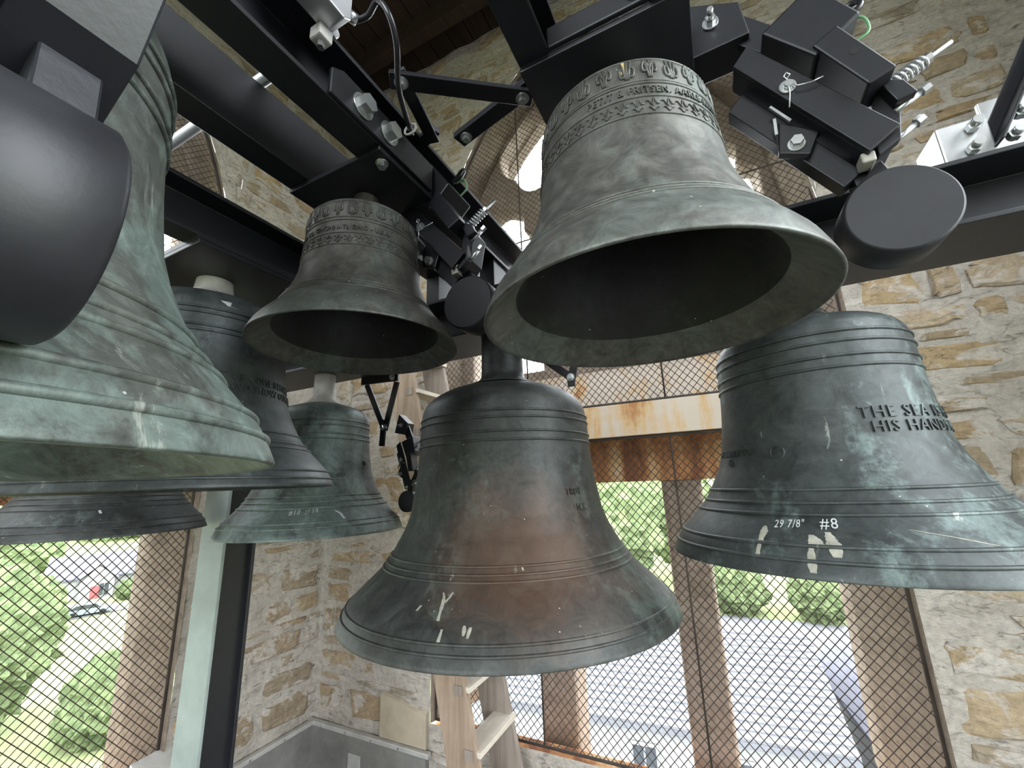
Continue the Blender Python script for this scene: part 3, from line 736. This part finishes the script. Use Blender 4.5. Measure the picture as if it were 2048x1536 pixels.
# ------------------------------------------------------------------ hammer units (local frame: origin at the hammer head, swing plane = XZ)
def poly(name, pts, y0, y1, m, par, bev=.0018):
    a = sum(p[0] * q[1] - q[0] * p[1] for p, q in zip(pts, pts[1:] + pts[:1]))
    if a < 0: pts = pts[::-1]
    return MB().prism(pts, 1, y0, y1).build(name, m, par, bev)
def bolt_line(name, p, q, y, r, par, hr=.008, m=None):
    d = (Vector((q[0], y, q[1])) - Vector((p[0], y, p[1])))
    mb = MB().cyl((p[0], y, p[1]), (q[0], y, q[1]), r, 12); e = Vector((q[0], y, q[1]))
    mb.hexnut(e, d, hr, .012); return mb.build(name, m or M_zinc, par)
def hammer_unit():
    r = thing('bell_hammer', (0, 0, 0), 'hammer', 'bell hammer', 'electric bell hammers')
    WLOC[r] = Vector((0, 0, 0))
    MB().cyl((0, -.045, 0), (0, .028, 0), .0755, 64, bev=.004).build('hammer_head', M_hammer, r)
    poly('hammer_arm', [(-.045, .135), (-.01, .16), (.03, .03), (-.03, .03)], -.012, .02, M_steel, r)
    poly('strike_channel', [(-.159, .409), (.021, .136), (-.025, .104), (-.188, .374)], -.062, -.052, M_steel, r)
    poly('channel_flange', [(-.188, .374), (-.183, .378), (-.020, .108), (-.025, .104)], -.052, .0, M_steel, r)
    poly('pivot_bar', [(-.175, .345), (-.026, .098), (-.056, .076), (-.204, .311)], -.02, .012, M_steel, r)
    poly('pivot_lug', [(-.13, .235), (-.075, .19), (-.095, .15), (-.14, .17)], -.036, -.02, M_steel, r)
    poly('magnet_box', [(-.046, .471), (.009, .367), (-.065, .313), (-.135, .409)], -.075, .045, M_steel, r, .004)
    hb = poly('core_box', [(-.028, .355), (.03, .231), (-.01, .216), (-.068, .333)], -.080, -.01, M_steel, r, .003)
    MB().cyl((-.016, -.0805, .288), (-.016, -.078, .288), .0065, 16).build('hole', M_dark, hb)
    poly('mount_block', [(-.255, .61), (-.15, .555), (-.143, .466), (-.255, .462)], -.035, .045, M_steel, r, .003)
    poly('link_plate', [(-.155, .545), (-.085, .455), (-.12, .41), (-.165, .465)], -.02, -.004, M_steel, r)
    poly('end_bracket', [(.02, .262), (.047, .205), (.022, .128), (-.02, .09), (-.01, .15), (.008, .215)], -.03, .03, M_steel, r)
    poly('end_lug', [(.012, .245), (.046, .225), (.058, .195), (.03, .19)], -.05, -.03, M_steel, r); poly('end_lug', [(-.012, .135), (.03, .165), (.022, .12), (-.01, .10)], -.05, -.03, M_steel, r)
    a, b = Vector((.024, -.03, .232)), Vector((.086, -.03, .262)); d = (b - a); u = d.orthogonal().normalized(); w_ = d.normalized().cross(u)
    MB().tube([a + d * t + (u * math.cos(2 * PI * 8 * t) + w_ * math.sin(2 * PI * 8 * t)) * .0105 for t in [i / 96 for i in range(97)]], .0026, 6).build('spring', M_alu, r)
    MB().cyl(a, a + d * 1.6, .0038, 10).cyl(b, b + d * .12, .009, 6).build('spring_rod', M_zinc, r)
    bolt_line('adjusting_bolt', (.03, .183), (.070, .205), -.03, .0052, r); bolt_line('adjusting_bolt', (.015, .125), (.052, .150), -.03, .0052, r)
    MB().cyl((-.112, -.062, .281), (-.112, -.066, .281), .0135, 20).cyl((-.112, -.066, .281), (-.112, -.074, .281), .0065, 14).build('clevis_pin', M_zinc, r)
    MB().tube([(-.112, -.071, .292), (-.107, -.073, .297), (-.112, -.075, .302), (-.117, -.073, .297), (-.112, -.071, .290), (-.113, -.073, .26), (-.118, -.07, .232)], .0013, 6).tube([(-.112, -.071, .288), (-.10, -.073, .268), (-.08, -.074, .264), (-.062, -.072, .268)], .0013, 6).build('cotter_pin', M_zinc, r)
    MB().hexnut((-.112, -.036, .178), (0, -1, 0), .0105, .012, .014).build('nut', M_zinc, r)
    MB().cyl((-.208, -.035, .529), (-.208, -.04, .529), .016, 20).hexnut((-.208, -.04, .529), (0, -1, 0), .0105, .012).cyl((-.208, -.05, .529), (-.208, -.07, .529), .006, 12).build('stud', M_zinc, r)
    MB().box((-.034, -.05, .093), (-.014, -.02, .112)).build('rubber_stop', M_rubber, r, .003)
    poly('guide_strip', [(-.142, .268), (-.138, .27), (-.112, .226), (-.116, .223)], -.045, -.04, M_zinc, r, 0); poly('guide_strip', [(-.14, .24), (-.135, .24), (-.137, .205), (-.142, .205)], -.045, -.04, M_zinc, r, 0)
    MB().tube(bez([(-.02, .0, .44), (.02, -.01, .455), (.035, -.02, .44), (.02, -.02, .425), (-.005, -.01, .43)], 32), .0055, 8).build('supply_cable', M_cable, r)
    MB().tube(bez([(.0, -.01, .42), (.03, -.02, .41), (.035, -.02, .375), (.012, -.02, .36)], 32), .0028, 6).build('earth_wire', M_greenwire, r)
    return r
hm = hammer_unit()
def place(o, loc, rot, sc, label):
    o.location = loc; o.rotation_euler = (0, math.radians(rot), 0); o.scale = (sc,) * 3; o['label'] = label; return o
place(hm, (.318, .845, .409), 0, 1.0, 'black hammer with big round head right of the big ornate bell')
place(copy_tree(hm), (-.540, .905, .474), -7, .98, 'black hammer with round head between the two ornate bells')
place(copy_tree(hm), (-.364, .065, .170), 7, 1.0, 'close black hammer in front of the nearest green bell')
place(copy_tree(hm), (-1.245, 1.50, -.055), 14, .60, 'small dark hammer beside the pale teal bell, near the ladder')
# hanging V brackets under the crossbeam
def vbracket(label, a, b, c, d, y):
    r = thing('v_bracket', (c[0], y, c[1]), label, 'steel bracket')
    for p, q, yy in ((a, c, y), (b, c, y + .012), (c, d, y)):
        p, q = Vector((p[0], p[1])), Vector((q[0], q[1])); t = (q - p).normalized(); s = Vector((-t.y, t.x)) * .014
        poly('arm', [tuple(p - s - t * .014), tuple(q - s + t * .014), tuple(q + s + t * .014), tuple(p + s - t * .014)], yy, yy + .01, M_steel, r)
    MB().hexnut((c[0], y, c[1]), (0, -1, 0), .009, .01, .014).build('bolt', M_zinc, r)
    poly('top_plate', [(min(a[0], b[0]) - .03, a[1] + .01), (max(a[0], b[0]) + .03, b[1] + .01), (max(a[0], b[0]) + .03, .52), (min(a[0], b[0]) - .03, .52)], y - .01, y, M_steel, r)
    MB().hexnut((b[0], y - .01, b[1] + .03), (0, -1, 0), .009, .01, .014).build('bolt', M_zinc, r)
    return r
vbracket('black V-shaped bracket hanging right of the pale teal bell', (-1.43, .47), (-1.27, .46), (-1.325, .27), (-1.33, .20), 1.40)
vbracket('black V-shaped bracket hanging right of the low middle bell neck', (-.545, .46), (-.42, .46), (-.44, .37), (-.44, .35), 1.40)
# mounting bracket on top of the crossbeam at the far right
mk = thing('mounting_bracket', (.66, 1.2, .667), 'silver and black bracket with four bolts on the crossbeam at the right edge', 'steel bracket')
MB().box((.558, 1.17, .667), (.645, 1.28, .772)).build('silver_block', M_alu, mk, .004)
MB().box((.68, 1.25, .667), (.95, 1.262, .86)).build('backing_plate', M_conduit, mk, .002)
poly('angle_strut', [(.615, .685), (.645, .685), (.90, 1.14), (.87, 1.155)], 1.20, 1.212, M_steel, mk); poly('angle_strut', [(.638, .685), (.645, .685), (.90, 1.14), (.893, 1.145)], 1.14, 1.20, M_steel, mk)
for x, z in ((.605, .692), (.615, .745), (.69, .745), (.67, .697)): MB().cyl((x, 1.17, z), (x, 1.135, z), .010, 14).hexnut((x, 1.165, z), (0, -1, 0), .014, .014).build('bolt', M_zinc, mk)

# ------------------------------------------------------------------ ladder
ld = thing('ladder', (-1.4, 2.4, ZF), 'weathered wooden ladder with bleached treads leaning before the back window', 'ladder')
def lx(z): return -1.405 + (-1.02 - z) * .222
for y0, y1, m in ((2.16, 2.20, M_wood), (2.56, 2.60, M_wood2)):
    z0, z1 = ZF, .98; wd = .20
    s = MB().prism([(lx(z0) - wd, z0), (lx(z0), z0), (lx(z1), z1), (lx(z1) - wd, z1)], 1, y0, y1).build('stringer', m, ld, .004)
    MB().prism([(lx(z0), z0), (lx(z0) + .022, z0), (lx(z1) + .022, z1), (lx(z1), z1)], 1, y0 - .004, y1 + .004).build('edge_strip', M_tread, s, .002)
for i in range(11):
    z = -1.94 + i * .285
    MB().box((lx(z) - .12, 2.17, z), (lx(z) + .02, 2.59, z + .028)).build('tread', M_tread, ld, .003)
    MB().box((lx(z) - .07, 2.154, z - .012), (lx(z) - .02, 2.16, z + .036)).build('tread_tenon', M_wood2, ld)

# ------------------------------------------------------------------ the town outside
GZ = -14.0
def foliage(name, c1, c2):
    m, nt, b = mat(name, .9, 0., .1); v = coords(nt)
    f = nz(nt, v, 2.6, 8, .75); nt.links.new(ramp(nt, f, [(.35, c1), (.65, c2)]), b.inputs['Base Color']); bump(nt, b, nz(nt, v, 9, 6, .8), 1.0, .4); return m
M_leaf = foliage('leaves', (.10, .14, .065), (.27, .33, .16)); M_leaf2 = foliage('dark_leaves', (.10, .15, .08), (.19, .26, .14))
M_grass = plain('grass', (.165, .195, .08), .95, 0., .2, .4); M_road = plain('pale_road', (.12, .12, .125), .9, 0., .1, .3)
M_siding = plain('white_siding', (.24, .24, .235), .7, 0., .04, 1); M_shing = plain('grey_shingles', (.085, .085, .105), .85, 0., .15, 2); M_roofpale = plain('pale_metal_roof', (.105, .107, .117), .7, 0., .08, .7)
M_glassd = plain('dark_window_glass', (.04, .045, .05), .15); M_red = plain('red_cloth', (.30, .06, .06), .8); M_bluecloth = plain('blue_grey_cloth', (.10, .13, .18), .8); M_carp = plain('pale_blue_car_paint', (.22, .26, .30), .3)
M_bark = plain('bark', (.05, .035, .025), .9)
mb = MB(); n = 48
vs = [(x * 10 - 240, y * 10 - 240, GZ + max(0, noise.noise(Vector((x * .07, y * .07, 3)))) * 2 * max(0, min(1, (math.hypot(x * 10 - 240, y * 10 - 240) - 110) / 100)) + max(0, (y * 10 - 240) - 70) * .13 + max(0, -(x * 10 - 240) - 110) * .06) for y in range(n + 1) for x in range(n + 1)]
mb.add(vs, [(y * (n + 1) + x, y * (n + 1) + x + 1, (y + 1) * (n + 1) + x + 1, (y + 1) * (n + 1) + x) for y in range(n) for x in range(n)], True)
gr = struct(mb.build('ground', M_grass))
rd = struct(MB().prism([(-140, 26), (-74, 22.5), (-40, 11), (-20, 2), (-20, -4), (-42, 7.5), (-76, 18.5), (-140, 21)], 2, GZ + .02, GZ + .1).build('road', M_road))
struct(MB().prism([(-12, 8), (-12, -45), (45, -45), (45, 16), (16, 18), (16, 52), (-14, 52), (-14, 14)], 2, GZ + .02, GZ + .06).build('parking_and_added_paving', M_road))  # paving extended out of view around the tower to cut green bounce light
struct(MB().prism([(-76, 22), (-73.5, 22), (-72, 31), (-76, 31)], 2, GZ + .03, GZ + .11).build('driveway', M_road))
def crown_mesh(seed, name):
    bm = bmesh.new(); bmesh.ops.create_icosphere(bm, subdivisions=5, radius=1)
    for v in bm.verts:
        p = v.co.normalized(); d = 1 + .22 * noise.noise(p * 2.1 + Vector((seed, 0, 0))) + .16 * noise.noise(p * 5.3 + Vector((0, seed, 0))) + .11 * noise.noise(p * 13 + Vector((0, 0, seed))) + .07 * noise.noise(p * 29)
        v.co = p * d * (1 if p.z > -.2 else .9)
    me = bpy.data.meshes.new(name); bm.to_mesh(me); bm.free(); return me
CR = [crown_mesh(s, 'crown') for s in (1.3, 4.7, 8.2)]
def tree(x, y, r, h, label, k=0, dark=False, gz=GZ, group=None):
    t = thing('tree', (x, y, gz), label, 'tree', group or 'trees outside the tower')
    me = CR[k] if not dark else CR[k].copy()
    if not me.materials: me.materials.append(M_leaf2 if dark else M_leaf)
    c = bpy.data.objects.new('crown', me); COL.objects.link(c); c.parent = t; c.location = (0, 0, h - r * 1.05); c.scale = (r, r, r * 1.1); c.rotation_euler = (0, 0, x)
    MB().cyl((x, y, gz - .3), (x, y, gz + h - r * 1.2), r * .09, 10).build('trunk', M_bark, t)
tree(-44, 10.5, 4.4, 9, 'leafy tree lowest in the left window, beside the street', 0); tree(-36, 15.6, 2.6, 4.2, 'low bright bush by the bottom right of the left window', 1)
tree(-60, 15, 4.4, 8.5, 'round green tree left of the street bend, in the left window', 2); tree(-70, 20.5, 3.2, 5.6, 'green tree in front of the white house', 1)
tree(-108, 27, 7, 12.5, 'tall light green tree left of the white house', 0); tree(-80, 49, 4.2, 8.6, 'green tree right of the white house', 2); tree(-79, 33.6, 1.3, 2.6, 'small shrub at the porch of the white house', 1)
tree(-166, 38, 9, 17, 'dark far tree above the left end of the white house roof', 0, True, GZ + 2); tree(-158, 62, 9, 17, 'dark far tree above the right end of the white house roof', 1, True, GZ + 2); tree(-150, 84, 9, 17, 'dark far tree nearest the right jamb of the left window', 2, True, GZ + 2)
tree(-13.5, 48, 7.0, 16, 'big light green tree behind the middle bell, in the back window', 0); tree(-31, 60, 8, 17, 'green tree at the far left of the back window', 1); tree(-6.5, 66, 5.6, 14.5, 'green tree beside the mullion in the back window', 2)
tree(-.3, 54, 2.8, 5.0, 'green tree under the lip of the dark teal bell', 1); tree(6.9, 53, 2.4, 4.6, 'pale green tree beyond the pale roof, at its right end', 2); tree(13.2, 54, 2.0, 4.4, 'small tree by the right jamb of the back window', 0)
tree(-34, 96, 9, 18, 'dark hillside tree furthest left in the back window', 0, True, GZ + 3); tree(-12, 97, 9, 18, 'dark hillside tree behind the centre mullion', 1, True, GZ + 3); tree(12, 97, 9, 18, 'dark hillside tree furthest right in the back window', 2, True, GZ + 3)
# white house seen through the left window
def house(name, label, c, rz, L, D_, hw, hr, wallm, roofm, wins, gables=()):
    r = thing(name, (c[0], c[1], GZ), label, 'house', 'houses outside the tower'); r.rotation_euler = (0, 0, rz); WLOC[r] = Vector((0, 0, 0))
    MB().box((-L / 2, -D_ / 2, 0), (L / 2, D_ / 2, hw)).build('walls', wallm, r)
    o = .5; a = math.atan2(hr - hw, D_ / 2 + o)
    MB().add([(-L / 2 - o, -D_ / 2 - o, hw - .1), (L / 2 + o, -D_ / 2 - o, hw - .1), (L / 2 + o, 0, hr), (-L / 2 - o, 0, hr), (L / 2 + o, D_ / 2 + o, hw - .1), (-L / 2 - o, D_ / 2 + o, hw - .1),
              (-L / 2 - o, -D_ / 2 - o, hw + .1), (L / 2 + o, -D_ / 2 - o, hw + .1), (L / 2 + o, 0, hr + .2), (-L / 2 - o, 0, hr + .2), (L / 2 + o, D_ / 2 + o, hw + .1), (-L / 2 - o, D_ / 2 + o, hw + .1)],
             [(6, 7, 8, 9), (9, 8, 10, 11), (0, 3, 2, 1), (3, 5, 4, 2), (0, 1, 7, 6), (5, 11, 10, 4), (0, 6, 9, 3), (3, 9, 11, 5), (1, 2, 8, 7), (2, 4, 10, 8)]).build('roof', roofm, r)
    for s in (-1, 1): MB().add([(s * L / 2, -D_ / 2, hw), (s * L / 2, D_ / 2, hw), (s * L / 2, 0, hr)], [(0, 1, 2)]).build('gable_wall', wallm, r)
    for gx, gw, gh, gd in gables:
        y0 = -D_ / 2 - gd
        gb = MB().prism([(gx - gw / 2, 0), (gx + gw / 2, 0), (gx + gw / 2, hw), (gx, hw + gh), (gx - gw / 2, hw)], 1, y0, -D_ / 2 + 2).build('gable', wallm, r)
        s2 = MB()
        for sg in (-1, 1): s2.add([(gx, y0 - .3, hw + gh + .15), (gx + sg * (gw / 2 + .4), y0 - .3, hw - .15), (gx + sg * (gw / 2 + .4), 0, hw - .15), (gx, 0, hw + gh + .15)], [(0, 1, 2, 3)])
        s2.build('gable_roof', roofm, r)
    for x, z, ww, wh, yy in wins:
        wd = MB().box((x - ww / 2 - .12, yy - .10, z - .12), (x + ww / 2 + .12, yy - .02, z + wh + .12)).build('window', M_siding, r)
        MB().box((x - ww / 2, yy - .14, z), (x - .04, yy - .101, z + wh)).build('pane', M_glassd, wd); MB().box((x + .04, yy - .14, z), (x + ww / 2, yy - .101, z + wh)).build('pane', M_glassd, wd)
    return r
h1 = house('house', 'white house with long purple-grey roof and two small gables, in the left window', (-88, 37), math.radians(66), 17, 9, 2.9, 5.6, M_siding, M_shing,
      [(-2.2, .6, 1.0, 1.6, -6.5), (.8, .6, 1.2, 1.6, -4.5), (2.6, .6, 1.2, 1.6, -4.5), (6.2, .8, 1.0, 1.4, -4.5)], ((-3, 3.6, 1.8, 2.0), (3.6, 3.6, 1.8, .4)))
MB().box((-3.6, -6.62, .3), (-2.6, -6.5, 1.9)).build('red_door', M_red, h1)
house('building', 'wide building with pale grey roof and white walls below the back window', (-5.5, 23.3), math.radians(4), 15, 8.6, 4.8, 6.9, M_siding, M_roofpale,
      [(-2.4, 2.7, .55, 1.25, -4.3), (-1.6, 2.7, .55, 1.25, -4.3), (1.1, 2.6, .85, 1.4, -4.3), (4.3, 2.6, .9, 1.4, -4.3)], ())
house('building', 'narrow building with slate-blue gable roof at the bottom right of the back window', (6.6, 24.5), math.radians(96), 9, 5.4, 4.2, 7.2, M_siding, M_shing, [(1.5, 2.2, .8, 1.3, -2.7)], ())
house('building', 'far white building with pale roof at the right jamb of the back window', (17, 66), math.radians(2), 13, 10, 4.2, 5.4, M_siding, M_roofpale, [(-3, 1.4, 1, 1.4, -5), (2, 1.4, 1, 1.4, -5)], ())
bld = [o for o in bpy.data.objects if o.name.startswith('building')][0]
broof = [c for c in bld.children if c.name.startswith('roof')][0]; M_shl = plain('shingle_course', (.105, .107, .117), .8, 0., .12, 2)
cm = None
for i in range(15):
    t0, t1 = i / 15, (i + 1) / 15; ya, yb = -4.8 + 4.8 * t0, -4.8 + 4.8 * t1; za, zb = 4.92 + 2.2 * t0, 4.92 + 2.2 * t1
    MB().add([(-8, ya, za), (8, ya, za), (8, ya, za + .09), (-8, ya, za + .09), (8, yb, zb + .02), (-8, yb, zb + .02)], [(0, 1, 2, 3), (3, 2, 4, 5)]).build('shingle_course', M_shl, broof)
fl = thing('banner', (5.9, 31, GZ), 'red and slate-blue banner on a pole near the right jamb', 'banner')
MB().cyl((5.9, 31, GZ), (5.9, 31, GZ + 7.2), .06, 8).build('pole', M_siding, fl); MB().box((6.0, 30.98, GZ + 5.6), (6.7, 31.02, GZ + 6.8)).build('red_field', M_red, fl); MB().box((6.0, 30.98, GZ + 3.2), (6.7, 31.02, GZ + 5.6)).build('blue_field', M_bluecloth, fl)
car = thing('car', (-73.6, 27.5, GZ), 'pale blue car parked in front of the white house', 'car'); car.rotation_euler = (0, 0, math.radians(70)); WLOC[car] = Vector((0, 0, 0))
MB().prism([(-2.2, .3), (2.2, .3), (2.2, .8), (1.3, .9), (.7, 1.45), (-1.2, 1.45), (-2.0, .9), (-2.2, .85)], 1, -.85, .85).build('car_body', M_carp, car, .06)
MB().prism([(1.1, .92), (.62, 1.38), (-1.1, 1.38), (-1.7, .92)], 1, -.86, .86).build('car_windows', M_glassd, car)
for x in (-1.35, 1.35):
    for y in (-.8, .8): MB().cyl((x, y - .1, .33), (x, y + .1, .33), .33, 16).build('wheel', M_dark, car)
